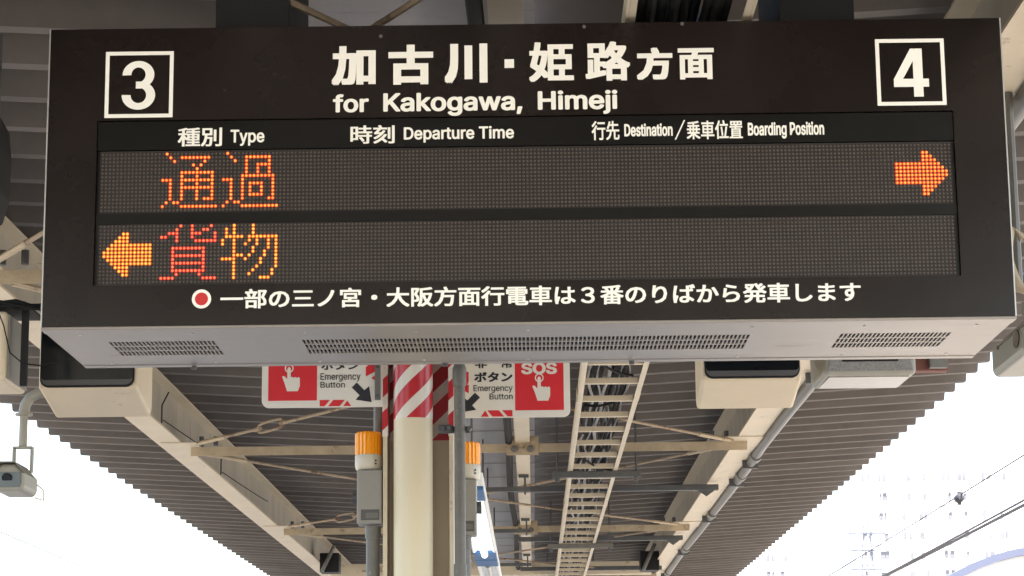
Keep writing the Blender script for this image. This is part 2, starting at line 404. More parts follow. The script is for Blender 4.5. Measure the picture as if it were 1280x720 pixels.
for (a, b) in (((.34, 11.9), (.57, 12.5)), ((.36, 16.1), (.6, 16.9)), ((.33, 13.6), (.55, 13.3))):
    MB().tube([(a[0] + (b[0] - a[0]) * t, a[1] + (b[1] - a[1]) * t, LZ + .05 - .06 * math.sin(math.pi * t) * .4) for t in [i / 8 for i in range(9)]], .008, 5).build('cable', cable_k, cb, smooth=True)

# ------------------------------------------------------------------ text
FD = bpy.utils.system_resource('DATAFILES', path='fonts') or ''
def font(name):
    try: return bpy.data.fonts.load(os.path.join(FD, name))
    except Exception: return None
F_LAT = font('Inter.woff2')
def glyphs(body, latin=False, res=3):
    """outlines of the lettering, every contour filled on its own (with its holes) so that
    overlapping contours never cancel; returns [(verts, faces)] layers"""
    t = bpy.data.curves.new('lettering', 'FONT'); t.body = body; t.size = 1; t.fill_mode = 'NONE'; t.resolution_u = res
    if latin and F_LAT: t.font = F_LAT
    o = bpy.data.objects.new('lettering', t); COL.objects.link(o)
    dg = bpy.context.evaluated_depsgraph_get(); dg.update()
    me = bpy.data.meshes.new_from_object(o.evaluated_get(dg))
    co_ = [(p.co.x, p.co.y) for p in me.vertices]; nb = {}
    for e in me.edges:
        a, b = e.vertices; nb.setdefault(a, []).append(b); nb.setdefault(b, []).append(a)
    bpy.data.objects.remove(o); bpy.data.meshes.remove(me); bpy.data.curves.remove(t)
    seen = set(); loops = []
    for st in sorted(nb):
        if st in seen: continue
        lp = [st]; seen.add(st); cur = st
        # follow the curve in its own vertex order so that the winding is kept
        nxt = st + 1 if st + 1 in nb[st] else nb[st][0]
        while nxt not in seen:
            lp.append(nxt); seen.add(nxt)
            c = [q for q in nb[nxt] if q not in seen]
            if not c: break
            cur, nxt = nxt, c[0]
        if len(lp) > 2: loops.append([co_[k] for k in lp])
    def area(p): return sum(p[k][0] * p[(k + 1) % len(p)][1] - p[(k + 1) % len(p)][0] * p[k][1] for k in range(len(p))) / 2
    def inside(pt, p):
        x, y = pt; r = False
        for k in range(len(p)):
            (x1, y1), (x2, y2) = p[k], p[(k + 1) % len(p)]
            if (y1 > y) != (y2 > y) and x < (x2 - x1) * (y - y1) / (y2 - y1) + x1: r = not r
        return r
    ar = [area(p) for p in loops]
    sg = 1 if max(ar, key=abs) > 0 else -1
    outer = [p for p, a in zip(loops, ar) if a * sg > 0]; holes = [p for p, a in zip(loops, ar) if a * sg < 0]
    own = {k: [] for k in range(len(outer))}
    for h in holes:
        c = [k for k, p in enumerate(outer) if sum(inside(q, p) for q in h) > len(h) * .6]
        if c: own[min(c, key=lambda k: abs(area(outer[k])))].append(h)
    V, FF = [], []
    for k, p in enumerate(outer):
        polys = [p] + own[k]
        tris = tessellate_polygon([[Vector((x, y, 0)) for x, y in q] for q in polys])
        flat = [pt for q in polys for pt in q]; o_ = len(V)
        V += [(x, y, (k % 4)) for x, y in flat]; FF += [tuple(o_ + i for i in tr) for tr in tris]
    return V, FF
def text(body, x0, x1, z0, z1, y, m, parent, bold=.03, boldv=None, latin=False, box=False):
    """lettering fitted to the rectangle x0..x1, z0..z1 on a vertical face at y; strokes are
    thickened by laying shifted copies over each other, each a hair in front of the last"""
    v, f = glyphs(body, latin)
    if boldv is None: boldv = bold * .8
    ux0, ux1 = min(p[0] for p in v) - bold, max(p[0] for p in v) + bold
    uz0, uz1 = min(p[1] for p in v) - boldv, max(p[1] for p in v) + boldv
    sx_, sz_ = (x1 - x0) / (ux1 - ux0), (z1 - z0) / (uz1 - uz0)
    mb = MB()
    if bold: offs = [(0, 0)] + [(bold * a, boldv * b) for a, b in (((1, 1), (1, -1), (-1, 1), (-1, -1), (1, 0), (-1, 0), (0, 1), (0, -1)) if box else
                     [(math.cos(k * math.pi / 6), math.sin(k * math.pi / 6)) for k in range(12)])]
    else: offs = [(0, 0)]
    for k, (dx, dz) in enumerate(offs):
        yy = y - .00006 * k
        mb.add([(x0 + (p[0] + dx - ux0) * sx_, yy - .000012 * p[2], z0 + (p[1] + dz - uz0) * sz_) for p in v], f)
    return mb.build('lettering', m, parent)

# ------------------------------------------------------------------ the departure board
bd = thing('departure_board', 'large dark hanging departure board for tracks 3 and 4 with orange lit characters', 'sign', (0, 6.3, 1.116))
XL, XR, ZB, ZT = -1.314, 1.3055, 1.116, 1.956
WX0, WX1, WZ0, WZ1 = -1.176, 1.163, 1.2335, 1.694
F = MB()
F.box(XL + .004, XR - .004, 6.0, 6.03, WZ1, ZT); F.box(XL + .004, XR - .004, 6.0, 6.03, ZB + .006, WZ0)
F.box(XL + .004, WX0, 6.0, 6.03, WZ0, WZ1); F.box(WX1, XR - .004, 6.0, 6.03, WZ0, WZ1)
F.build('face_panel', face_m, bd)
for xa in (XL, XR - .0035): MB().box(xa, xa + .0035, 5.998, 6.034, ZB + .006, ZT).build('edge_trim', trim, bd)
MB().box(XL, XR, 6.036, 6.626, ZB + .045, ZT).build('housing', face_m, bd, bevel=.003)
MB().box(WX0 + .002, WX1 - .002, 6.004, 6.03, 1.611, WZ1 - .003).build('heading_panel', inner_m, bd)
MB().box(WX0 + .002, WX1 - .002, 6.006, 6.03, 1.4045, 1.4345).build('display_divider', inner_m, bd)
P = .010354
LX = -1.1605
rows = ((1.6005, 1.4425), (1.3985, 1.2435))
for z0, z1 in rows:
    MB().box(WX0 + .002, WX1 - .002, 6.012, 6.03, z1 - .008, z0 + .009).build('led_bed', led_bed, bd)
for z0, z1 in rows:
    MB().box(WX0 + .002, LX - P * .7, 6.0095, 6.0118, z1 - .008, z0 + .009).build('display_margin', inner_m, bd); MB().box(LX + 223.7 * P, WX1 - .002, 6.0095, 6.0118, z1 - .008, z0 + .009).build('display_margin', inner_m, bd)
GL = {
 'orange1': ('orange', 0, 16, """
.#..............
..#..########...
...#.......#....
........#.#.....
.........#......
.....#########..
.....#...#...#..
###..#########..
..#..#...#...#..
..#..#########..
..#..#...#...#..
..#..#...#...#..
..#..#...#.###..
.#.##...........
#....##########."""),
 'orange2': ('orange', 0, 32, """
.#..............
..#...#######...
...#..#.....#...
......#..####...
......#..#..#...
......#..#..#...
.....#########..
###..#.......#..
..#..#.####..#..
..#..#.#..#..#..
..#..#.#..#..#..
..#..#.####..#..
..#..#......##..
.#.##...........
#....##########."""),
 'red1': ('red', 1, 16, """
.....#..#....#..
....#...#..##...
..###...###...#.
##..#...#.....#.
....#....######.
................
...#########....
...#.......#....
...#########....
...#.......#....
...#########....
...#.......#....
...#########....
....#.....#.....
####.......####."""),
 'amber1': ('amber', 1, 32, """
...#....#.......
.#.#....#.......
.#.#....#.......
.#####.########.
#..#...#.#..#.#.
#..#..#..#..#.#.
...#....#...#.#.
...#....#..#..#.
...###.#...#..#.
####..#...#...#.
...#......#...#.
...#.....#....#.
...#....#....#..
...#...#.....#..
...#......###..."""),
}
lit = {(0, 0): {}, }
def arrow(right):
    s = set()
    head = [2, 2, 3, 4, 5, 6, 7] if not right else None
    if right:
        for c in range(209, 216): s |= {(c, r) for r in range(5, 11)}
        for c, a in zip(range(216, 223), (2, 2, 3, 4, 5, 6, 7)): s |= {(c, r) for r in range(a, 16 - a)}
    else:
        for c in range(8, 14): s |= {(c, r) for r in range(5, 11)}
        for c, a in zip(range(1, 8), (7, 6, 5, 4, 3, 2, 2)): s |= {(c, r) for r in range(a, 16 - a)}
    return s
glyph_sets = []
for key, (cset, row, c0, art) in GL.items():
    ls = art.strip('\n').split('\n')
    glyph_sets.append((cset, row, {(c0 + i, r) for r, l_ in enumerate(ls) for i, ch in enumerate(l_) if ch == '#'}, 'led_character'))
glyph_sets.append(('amber', 1, arrow(False), 'led_arrow'))
glyph_sets.append(('orange', 0, arrow(True), 'led_arrow'))
on = {0: set(), 1: set()}
for _, row, s, _n in glyph_sets: on[row] |= s
def ledpos(c, r, row):
    z0, z1 = rows[row]
    return LX + c * P, z0 + (z1 - z0) * r / 15
hx = [(math.cos(math.pi * k / 3 + .5), math.sin(math.pi * k / 3 + .5)) for k in range(6)]
off = MB()
for row in (0, 1):
    for c in range(224):
        for r in range(16):
            if (c, r) in on[row]: continue
            x, z = ledpos(c, r, row)
            off.add([(x + a * .0034, 6.0118, z + b * .0034) for a, b in hx] + [(x + a * .0022, 6.0085, z + b * .0022) for a, b in hx],
                    [(6, 7, 8, 9, 10, 11)] + [(i, (i + 1) % 6, 6 + (i + 1) % 6, 6 + i) for i in range(6)])
o = off.build('unlit_led', led_off, bd); o['kind'] = 'stuff'
for cset, row, s, nm in glyph_sets:
    ma, mb_ = led_sets[cset]
    a = MB(); nr = 0
    for c, r in sorted(s):
        x, z = ledpos(c, r, row)
        a.add([(x + p * .0053, 6.0118, z + q * .0053) for p, q in hx] + [(x + p * .0049, 6.0085, z + q * .0049) for p, q in hx],
              [(6, 7, 8, 9, 10, 11)] + [(i, (i + 1) % 6, 6 + (i + 1) % 6, 6 + i) for i in range(6)])
    nr = len(a.f)
    for c, r in sorted(s):
        x, z = ledpos(c, r, row); k = random.uniform(.85, 1.15)
        a.add([(x + .0005 + p * .0031 * k, 6.0078, z - .0006 + q * .0031 * k) for p, q in hx], [(0, 1, 2, 3, 4, 5)])
    o = a.build(nm, [ma, mb_], bd); o['kind'] = 'stuff'
    o.data.polygons.foreach_set('material_index', [0] * nr + [1] * (len(a.f) - nr))
# printed lettering
YF = 5.9993
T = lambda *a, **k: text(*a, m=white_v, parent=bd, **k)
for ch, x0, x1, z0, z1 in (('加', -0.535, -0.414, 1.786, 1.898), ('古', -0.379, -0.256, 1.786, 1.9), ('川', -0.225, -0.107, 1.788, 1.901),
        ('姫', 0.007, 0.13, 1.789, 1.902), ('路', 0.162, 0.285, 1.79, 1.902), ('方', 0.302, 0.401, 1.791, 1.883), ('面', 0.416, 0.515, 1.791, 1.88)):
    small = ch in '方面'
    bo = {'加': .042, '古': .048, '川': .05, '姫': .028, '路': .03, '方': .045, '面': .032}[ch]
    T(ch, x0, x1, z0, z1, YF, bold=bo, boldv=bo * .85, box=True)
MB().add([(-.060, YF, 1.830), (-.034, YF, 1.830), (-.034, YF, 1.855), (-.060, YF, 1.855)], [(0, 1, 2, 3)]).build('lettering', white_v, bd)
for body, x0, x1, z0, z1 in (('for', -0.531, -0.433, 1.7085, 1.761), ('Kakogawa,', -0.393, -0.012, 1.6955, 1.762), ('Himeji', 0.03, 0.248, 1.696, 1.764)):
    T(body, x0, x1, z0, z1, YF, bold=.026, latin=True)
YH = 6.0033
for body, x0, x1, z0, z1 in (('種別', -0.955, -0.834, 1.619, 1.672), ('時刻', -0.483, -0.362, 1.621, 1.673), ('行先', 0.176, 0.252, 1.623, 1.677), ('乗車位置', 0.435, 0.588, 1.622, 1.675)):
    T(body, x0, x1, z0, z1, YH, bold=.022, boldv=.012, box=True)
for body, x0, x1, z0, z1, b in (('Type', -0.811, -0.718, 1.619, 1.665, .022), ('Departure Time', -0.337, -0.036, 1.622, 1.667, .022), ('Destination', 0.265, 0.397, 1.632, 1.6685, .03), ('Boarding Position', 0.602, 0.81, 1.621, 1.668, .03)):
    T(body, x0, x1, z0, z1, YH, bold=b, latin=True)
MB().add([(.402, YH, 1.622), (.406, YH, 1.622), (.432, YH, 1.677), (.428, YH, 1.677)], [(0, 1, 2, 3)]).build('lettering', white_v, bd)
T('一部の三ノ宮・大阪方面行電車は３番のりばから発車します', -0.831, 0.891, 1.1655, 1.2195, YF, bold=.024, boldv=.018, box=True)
# square number frames with 3 and 4
for x0, x1, z0, z1 in ((-1.157, -.970, 1.7015, 1.890), (.958, 1.1465, 1.7095, 1.899)):
    w = .0105
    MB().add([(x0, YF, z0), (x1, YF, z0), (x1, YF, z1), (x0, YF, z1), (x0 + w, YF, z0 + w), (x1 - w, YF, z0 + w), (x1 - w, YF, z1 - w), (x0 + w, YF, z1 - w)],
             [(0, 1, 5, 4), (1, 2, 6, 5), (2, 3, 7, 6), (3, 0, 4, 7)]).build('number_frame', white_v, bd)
def arcpts(cx, cz, rx, rz, a0, a1, n=14):
    return [(cx + rx * math.cos(R(a0 + (a1 - a0) * i / n)), cz + rz * math.sin(R(a0 + (a1 - a0) * i / n))) for i in range(n + 1)]
def ribbon(outer, inner, y, name='lettering', m=None, parent=None):
    n = len(outer)
    return MB().add([(x, y, z) for x, z in outer] + [(x, y, z) for x, z in inner], [(i, i + 1, n + i + 1, n + i) for i in range(n - 1)]).build(name, m, parent)
# 3: two stacked arcs (upper bowl r .033, lower bowl r .0385), stroke about .027
def num3(x0, x1, z0, z1):
    H = z1 - z0; cx = (x0 + x1) / 2
    ro_u = H * .285; ro_l = H * .295; st = H * .155
    wu = (x1 - x0) * .475; wl = (x1 - x0) * .5
    cu = z1 - ro_u; cl = z0 + ro_l
    up_o = arcpts(cx - .001, cu, wu, ro_u, 182, -68, 26); up_i = arcpts(cx - .001, cu, wu - st * 1.12, ro_u - st * .86, 182, -68, 26)
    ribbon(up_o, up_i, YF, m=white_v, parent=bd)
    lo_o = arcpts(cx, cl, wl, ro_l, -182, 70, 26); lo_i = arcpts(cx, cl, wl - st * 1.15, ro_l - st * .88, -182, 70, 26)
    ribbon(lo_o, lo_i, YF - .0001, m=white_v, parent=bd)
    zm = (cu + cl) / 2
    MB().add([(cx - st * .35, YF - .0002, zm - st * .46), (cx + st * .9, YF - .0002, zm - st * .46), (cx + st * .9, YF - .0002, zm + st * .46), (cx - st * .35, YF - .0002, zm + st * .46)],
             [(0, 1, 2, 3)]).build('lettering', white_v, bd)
num3(-1.111, -1.019, 1.724, 1.863)
# 4
x0, x1, z0, z1 = 1.005, 1.101, 1.734, 1.871
s1, s2 = x0 + .054, x0 + .080
MB().add([(s1, YF, z0), (s2, YF, z0), (s2, YF, z1), (s1, YF, z1)], [(0, 1, 2, 3)]) \
    .add([(x0, YF - .0001, z0 + .028), (x1, YF - .0001, z0 + .028), (x1, YF - .0001, z0 + .051), (x0, YF - .0001, z0 + .051)], [(0, 1, 2, 3)]) \
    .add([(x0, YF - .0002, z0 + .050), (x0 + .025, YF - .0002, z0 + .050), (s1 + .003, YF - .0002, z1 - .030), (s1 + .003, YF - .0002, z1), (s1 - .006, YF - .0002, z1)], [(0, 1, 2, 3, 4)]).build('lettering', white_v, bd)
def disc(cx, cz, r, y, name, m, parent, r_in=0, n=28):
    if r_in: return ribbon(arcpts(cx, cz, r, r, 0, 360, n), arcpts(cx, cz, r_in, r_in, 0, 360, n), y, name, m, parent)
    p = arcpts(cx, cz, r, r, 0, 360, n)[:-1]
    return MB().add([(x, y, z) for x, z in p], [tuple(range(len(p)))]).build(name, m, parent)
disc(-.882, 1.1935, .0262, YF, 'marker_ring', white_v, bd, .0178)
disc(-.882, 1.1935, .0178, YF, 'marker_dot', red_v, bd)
# underside: stainless sheet with three slotted vents
VY0, VY1 = 6.208, 6.432
vents = ((-1.172, -.876), (-.634, .613), (.862, 1.17))
xs = [XL] + [q for v_ in vents for q in v_] + [XR]
U = MB()
U.box(XL, XR, 6.066, VY0, ZB, ZB + .006); U.box(XL, XR, VY1, 6.588, ZB, ZB + .006)
for i in range(0, len(xs), 2): U.box(xs[i], xs[i + 1], VY0, VY1, ZB, ZB + .006)
U.build('underside_panel', steel, bd)
MB().box(XL, XR, 6.0, 6.061, ZB - .003, ZB + .0055).build('front_lip', steel, bd, bevel=.002)
MB().box(XL, XR, 6.593, 6.632, ZB - .002, ZB + .04).build('rear_lip', steel, bd, bevel=.002)
MB().box(XL + .01, XR - .01, 6.035, 6.59, ZB + .012, ZB + .04).build('vent_recess', hole, bd)
for xa, xb in vents:
    v_ = MB(); n = round((xb - xa) / .0113)
    rowh = (VY1 - VY0) / 3
    for i in range(n + 1):
        x = xa + (xb - xa) * i / n
        v_.box(x - .002, x + .002, VY0, VY1, ZB + .0003, ZB + .005)
    for j in range(1, 3):
        v_.box(xa, xb, VY0 + rowh * j - .006, VY0 + rowh * j + .006, ZB + .0001, ZB + .0055)
    o = v_.build('vent_grille', steel, bd)
for x in (-.25, .3, -.99): MB().tube([(x, 6.61, ZB - .012), (x, 6.61, ZB - .002)], .008, 8).build('screw', steel_dark, bd)
for k in range(9):
    x = XL + .09 + k * (XR - XL - .18) / 8
    for y in (6.09, 6.56): MB().tube([(x, y, ZB + .0005), (x, y, ZB - .0025)], .0045, 8).build('rivet', trim, bd)
# hanger posts to the roof
MB().box(-.862, -.66, 6.04, 6.6, ZT, 2.52).build('hanger_post', black, bd)
MB().box(.705, .91, 6.04, 6.6, ZT, 2.52).build('hanger_post', black, bd)
for xa, z in ((-.4, 1.925), (.16, 1.945), (.43, 1.95)): MB().tube([(xa, 6.0, z), (xa, 5.996, z)], .005, 8).build('screw', galv, bd)

# ------------------------------------------------------------------ column with drain pipe
cyc = 8.64
co = thing('canopy_column', 'cream steel H column with red and white hazard tape near its top', 'column', (-.4245, cyc, FLOOR))
for xa in (-.556, -.307):
    MB().box(xa, xa + .016, 8.5, 8.78, FLOOR, 2.343).build('column_flange', cream, co)
MB().box(-.539, -.308, 8.632, 8.648, FLOOR, 2.343).build('column_web', cream, co)
MB().box(-.5585, -.5575, 8.497, 8.783, 1.155, 2.1).box(-.5585, -.538, 8.4965, 8.4985, 1.155, 2.1).box(-.5385, -.5375, 8.5, 8.63, 1.155, 2.1) \
    .box(-.5375, -.3085, 8.6285, 8.6305, 1.155, 2.1).box(-.309, -.308, 8.5, 8.628, 1.155, 2.1).box(-.3095, -.289, 8.4965, 8.4985, 1.155, 2.1) \
    .build('hazard_tape', tape_flat, co)
dp = thing('drain_pipe', 'pale round drain pipe in front of the column, its top wrapped in striped tape', 'pipe', (-.4425, 8.5, FLOOR))
MB().tube([(-.4425, 8.5, FLOOR), (-.4425, 8.5, 2.35)], .0735, 32).build('pipe', pipe_w, dp, smooth=True)
MB().tube([(-.4425, 8.5, 1.2165), (-.4425, 8.5, 2.0)], .0745, 32).build('hazard_tape', tape_pipe, dp, smooth=True)
# grey conduit on the right of the column with clamp and couplings
gc = thing('column_conduit', 'grey conduit running down the right side of the column with a clamp', 'conduit', (-.264, 8.4, FLOOR))
MB().tube([(-.264, 8.4, FLOOR), (-.264, 8.4, 2.2)], .0205, 16).build('pipe', galv, gc, smooth=True)
MB().tube([(-.264, 8.4, 1.325), (-.264, 8.4, 1.335), (-.264, 8.4, 1.395), (-.264, 8.4, 1.405)], [.021, .026, .026, .021], 16).build('pipe_coupling', galv, gc, smooth=True)
MB().tube([(-.264, 8.4, .655), (-.264, 8.4, .665), (-.264, 8.4, .6)], [.021, .0245, .0245], 16).build('pipe_coupling', galv, gc, smooth=True)
MB().box(-.335, -.225, 8.424, 8.432, 1.155, 1.18).box(-.345, -.29, 8.40, 8.423, 1.152, 1.183).build('clamp', steel_dark, gc, bevel=.003)
for x in (-.328, -.305, -.228): MB().tube([(x, 8.424, 1.168), (x, 8.385, 1.168)], .0085, 8).build('clamp_bolt', steel_dark, gc)
# thin second tube right at the flange edge
tag(MB().tube([(-.292, 8.47, FLOOR), (-.292, 8.47, 1.13)], .0035, 6).build('thin_wire', ivory, base=(-.292, 8.47, FLOOR)), 'thin white wire fixed down the right flange edge of the column', 'wire')

# ------------------------------------------------------------------ emergency boxes with beacons
def beacon(x, y, z, label):
    t = thing('warning_beacon', label, 'beacon', (x, y, z), 'orange beacons beside the column')
    MB().tube([(x, y, z), (x, y, z + .004), (x, y, z + .018), (x, y, z + .055), (x, y, z + .058)], [.043, .047, .0505, .0505, .048], 32).build('base', ivory, t, smooth=True)
    L = MB(); n = 40; o = 0
    prof_ = [(z + .058, .0495), (z + .132, .0500), (z + .14, .0488), (z + .1445, .044)]
    for zz, r in prof_:
        L.v += [(x + (r + (.001 if k % 2 else -.0022)) * math.cos(2 * math.pi * k / n), y + (r + (.001 if k % 2 else -.0022)) * math.sin(2 * math.pi * k / n), zz) for k in range(n)]
    for i in range(3):
        for k in range(n): L.f.append((i*n+k, i*n+(k+1)%n, (i+1)*n+(k+1)%n, (i+1)*n+k))
    L.f.append(tuple(3 * n + k for k in range(n)))
    L.build('lens', amber, t)
    MB().tube([(x, y, z + .06), (x, y, z + .12)], .022, 12).build('reflector', trim, t, smooth=True)
    MB().box(x + .028, x + .034, y - .0455, y - .038, z + .03, z + .036).box(x + .028, x + .034, y - .0455, y - .038, z + .018, z + .024).build('print_mark', plate_k, t)
    return t
def callbox(x0, x1, y, z0, z1, side, label):
    t = thing('emergency_box', label, 'box', ((x0 + x1) / 2, y + .05, z0), 'grey emergency boxes beside the column')
    MB().box(x0, x1, y, y + .12, z0, z1).build('case', box_g, t, bevel=.004)
    MB().box(x0 + .004, x1 - .004, y - .003, y - .0005, z0 + .004, z1 - .004).build('door', box_g, t, bevel=.001)
    MB().box(x0 + .016, x1 - .009, y - .006, y - .0032, z0 + .012, z0 + .052).build('nameplate', bezel, t)
    MB().box(x0 + .034, x1 - .014, y - .0075, y - .0062, z0 + .02, z0 + .04).build('nameplate_text_strip', galv, t)
    xs_ = x0 - .018 if side < 0 else x1 + .018
    MB().tube([(xs_, y + .05, (z0 + z1) / 2), ((x0 if side < 0 else x1), y + .05, (z0 + z1) / 2)], .024, 16).build('side_button', steel_dark, t, smooth=True)
    return t
callbox(-.654, -.5605, 8.5, .828, 1.031, -1, 'grey emergency call box left of the column, half covered by nothing and fully visible')
beacon(-.6155, 8.56, 1.034, 'orange ribbed beacon on the box left of the column')
callbox(-.305, -.212, 8.75, .806, 1.021, 1, 'grey emergency call box right of the column, half hidden by the conduit')
beacon(-.247, 8.81, 1.0235, 'orange ribbed beacon on the box right of the column')
bx1 = [o_ for o_ in COL.objects if o_.name.startswith('emergency_box')][0]; bx1['label'] = 'grey emergency call box left of the column, with its nameplate in full view'
for x, y, r_, z1, lab in ((-.597, 8.56, .03, .822, 'wide grey conduit dropping from the box left of the column'), (-.262, 8.8, .03, .80, 'wide grey conduit dropping from the box right of the column')):
    t = thing('box_conduit', lab, 'conduit', (x, y, FLOOR))
    MB().tube([(x, y, FLOOR), (x, y, z1 - .04)], r_ * .86, 16).build('pipe', galv, t, smooth=True)
    MB().tube([(x, y, z1 - .045), (x, y, z1)], r_, 16).build('pipe_socket', galv, t, smooth=True)
tag(MB().tube([(-.583, 8.66, 1.04), (-.583, 8.66, 2.2)], .02, 14).build('upper_conduit', galv, smooth=True, base=(-.583, 8.66, 1.04)), 'grey conduit above the left box, passing behind the left emergency sign', 'conduit')

# ------------------------------------------------------------------ emergency button signs
def esign(y, ox, oz, s, right, label):
    """u runs from the outer edge towards the column, v up; s metres per unit"""
    t = thing('emergency_sign', label, 'sign', (ox, y, oz), 'emergency button signs beside the column')
    W, H = (151 if not right else 133), 92
    X = (lambda u: ox + u * s) if not right else (lambda u: ox - u * s)
    Z = lambda v: oz + v * s
    def poly(pts, name, m, lift):
        pts = [(X(u), y - lift, Z(v)) for u, v in pts]
        return MB().add(pts, [tuple(range(len(pts)))]).build(name, m, t)
    rc = 9
    out = [(rc - rc * math.cos(a), rc - rc * math.sin(a)) for a in [math.pi / 2 * i / 6 for i in range(7)]][0:]
    out = [(rc - rc * math.cos(R(q)), rc - rc * math.sin(R(q))) for q in range(0, 91, 15)]
    outline = [(W, 0), (W, H), (rc, H)] + [(rc - rc * math.sin(R(q)), H - rc + rc * math.cos(R(q))) for q in range(0, 91, 15)][1:] + out
    MB().prism([(X(u), Z(v)) for u, v in outline], 'y', y, y + .012).build('plate', plate_w, t)
    poly([(8, 8.5), (69, 8.5), (69, 84), (8, 84)], 'red_panel', plate_r, .0006)
    # pointing hand and ring
    hp = [(31.5, 20.5), (45, 20.5), (47.5, 27), (47.5, 37), (46, 38.5), (44, 37.2), (41.8, 38.6), (39.8, 37.4), (37.8, 38.8), (36, 38.2),
          (36, 49), (35, 51), (33, 51), (31.8, 49), (31.6, 36), (27.5, 40), (25.2, 39.2), (28.6, 30)]
    q = [( (8 + 69 - u) if False else u, v) for u, v in hp]
    if right: q = [(77 - u - 4.5, v) for u, v in hp]
    hx_, hz_ = (34 if not right else 38.5), 49.5
    pts = [(X(u), y - .0012, Z(v)) for u, v in q]
    MB().add(pts, [tuple(range(len(pts)))]).build('hand_symbol', plate_w, t)
    n = 20
    ro, ri = 5.6, 4.1
    MB().add([(X(hx_ + ro * math.cos(2*math.pi*k/n)), y - .0013, Z(hz_ + ro * math.sin(2*math.pi*k/n))) for k in range(n)] +
             [(X(hx_ + ri * math.cos(2*math.pi*k/n)), y - .0013, Z(hz_ + ri * math.sin(2*math.pi*k/n))) for k in range(n)],
             [(k, (k + 1) % n, n + (k + 1) % n, n + k) for k in range(n)]).build('ring_symbol', plate_w, t)
    def tx(body, u0, u1, v0, v1, m, **k):
        xa, xb = sorted((X(u0), X(u1))); return text(body, xa, xb, Z(v0), Z(v1), y - .001, m, t, **k)
    tx('SOS', 17 if not right else 16, 61 if not right else 61, 54, 69, plate_w, bold=.04, latin=True)
    if right:
        tx('Emergency', 72, 121, 31, 41, plate_k, bold=.008, latin=True); tx('Button', 72, 101, 22.6, 30.2, plate_k, bold=.008, latin=True)
        tx('ボタン', 72, 120, 45, 57.5, plate_k, bold=.04, box=True); tx('非　常', 72, 119, 62.5, 75, plate_k, bold=.026, box=True)
    else:
        tx('Emergency', 73.3, 123.5, 31.8, 42.8, plate_k, bold=.008, latin=True); tx('Button', 73.3, 104, 24.3, 32, plate_k, bold=.008, latin=True)
        tx('ボタン', 74, 122, 47, 59, plate_k, bold=.03, box=True); tx('非　常', 74, 122, 62.5, 74, plate_k, bold=.026, box=True)
    ar = [(112.4, 24.4), (118.7, 30.7), (128.2, 20.9), (134.2, 25.8), (137.4, 5.6), (117.3, 8.9), (122.3, 14.5)]
    if right: ar = [(u + .5, v + 1) for u, v in ar]
    pts = [(X(u), y - .001, Z(v)) for u, v in ar]
    MB().add(pts, [tuple(range(7))]).build('arrow_symbol', plate_k, t)
    for p in ([(72.5, 1), (78.5, 1), (85.5, 9), (72.5, 9)], [(83, 1), (97.5, 1), (104, 9), (89.5, 9)], [(102, 1), (112, 1), (106.5, 9)] if right else [(102, 1), (112, 1), (107, 8)]):
        if right: p = [(u, v) for u, v in p]
        poly(p, 'red_stripe', plate_r, .001)
    for p in ([(130, 38), (130, 50), (140, 58), (W - 6, 58), (W - 6, 46)], [(137, 36), (W - 6, 42), (W - 6, 31)]):
        poly(p, 'red_stripe', plate_r, .001)
    return t
esign(8.45, -1.009, 1.2615, .003008, False, 'emergency button sign left of the column with arrow pointing right')
esign(8.74, .155, 1.257, .0031, True, 'emergency button sign right of the column with arrow pointing left')
sb = thing('sign_bracket', 'grey metal strip clamping the left emergency sign to the column', 'bracket', (-.572, 8.44, 1.27))
MB().box(-.583, -.562, 8.436, 8.444, 1.285, 1.62).build('strip', galv, sb)
for z in (1.30, 1.41, 1.52): MB().tube([(-.5725, 8.436, z), (-.5725, 8.428, z)], .007, 8).build('bolt', steel_dark, sb)

# ------------------------------------------------------------------ fluorescent luminaires
def luminaire(y0, lit_, label):
    t = thing('fluorescent_luminaire', label, 'lamp', (-.375, y0, 1.5), 'fluorescent luminaires in line behind the column')
    xa, xb = -.462, -.286; y1 = y0 + 5.1
    MB().box(xa, xb, y0, y1, 1.52, 1.60).build('housing', lamp_white, t, bevel=.004)
    MB().prism([(xa, 1.5), (xa + .012, 1.5), (xa + .03, 1.5195), (xa, 1.5195)], 'y', y0 + .65, y1 - .65).prism([(xb, 1.5), (xb, 1.5195), (xb - .03, 1.5195), (xb - .012, 1.5)], 'y', y0 + .65, y1 - .65).build('side_reflector', lamp_white, t)
    for a, b in ((y0, y0 + .62), (y1 - .62, y1)): MB().box(xa - .003, xb + .003, a, b, 1.497, 1.519).build('blue_end', blue, t, bevel=.004)
    for x in (-.374,):
        MB().tube([(x, y0 + .63, 1.508), (x, y1 - .5, 1.495), (x, y1 - .4, 1.495)], [.024, .024, .008], 14).build('tube', tube_lit if lit_ else diffuser, t, smooth=True)
    for yy in (y0 + .9, y1 - .9): MB().tube([(-.374, yy, 1.6), (-.374, yy, 2.36)], .008, 6).build('suspension_rod', steel_dark, t)
    return t
luminaire(13.4, True, 'lit fluorescent luminaire with blue ends, seen just right of the column')
luminaire(18.55, False, 'unlit fluorescent luminaire hanging beyond the lit one')

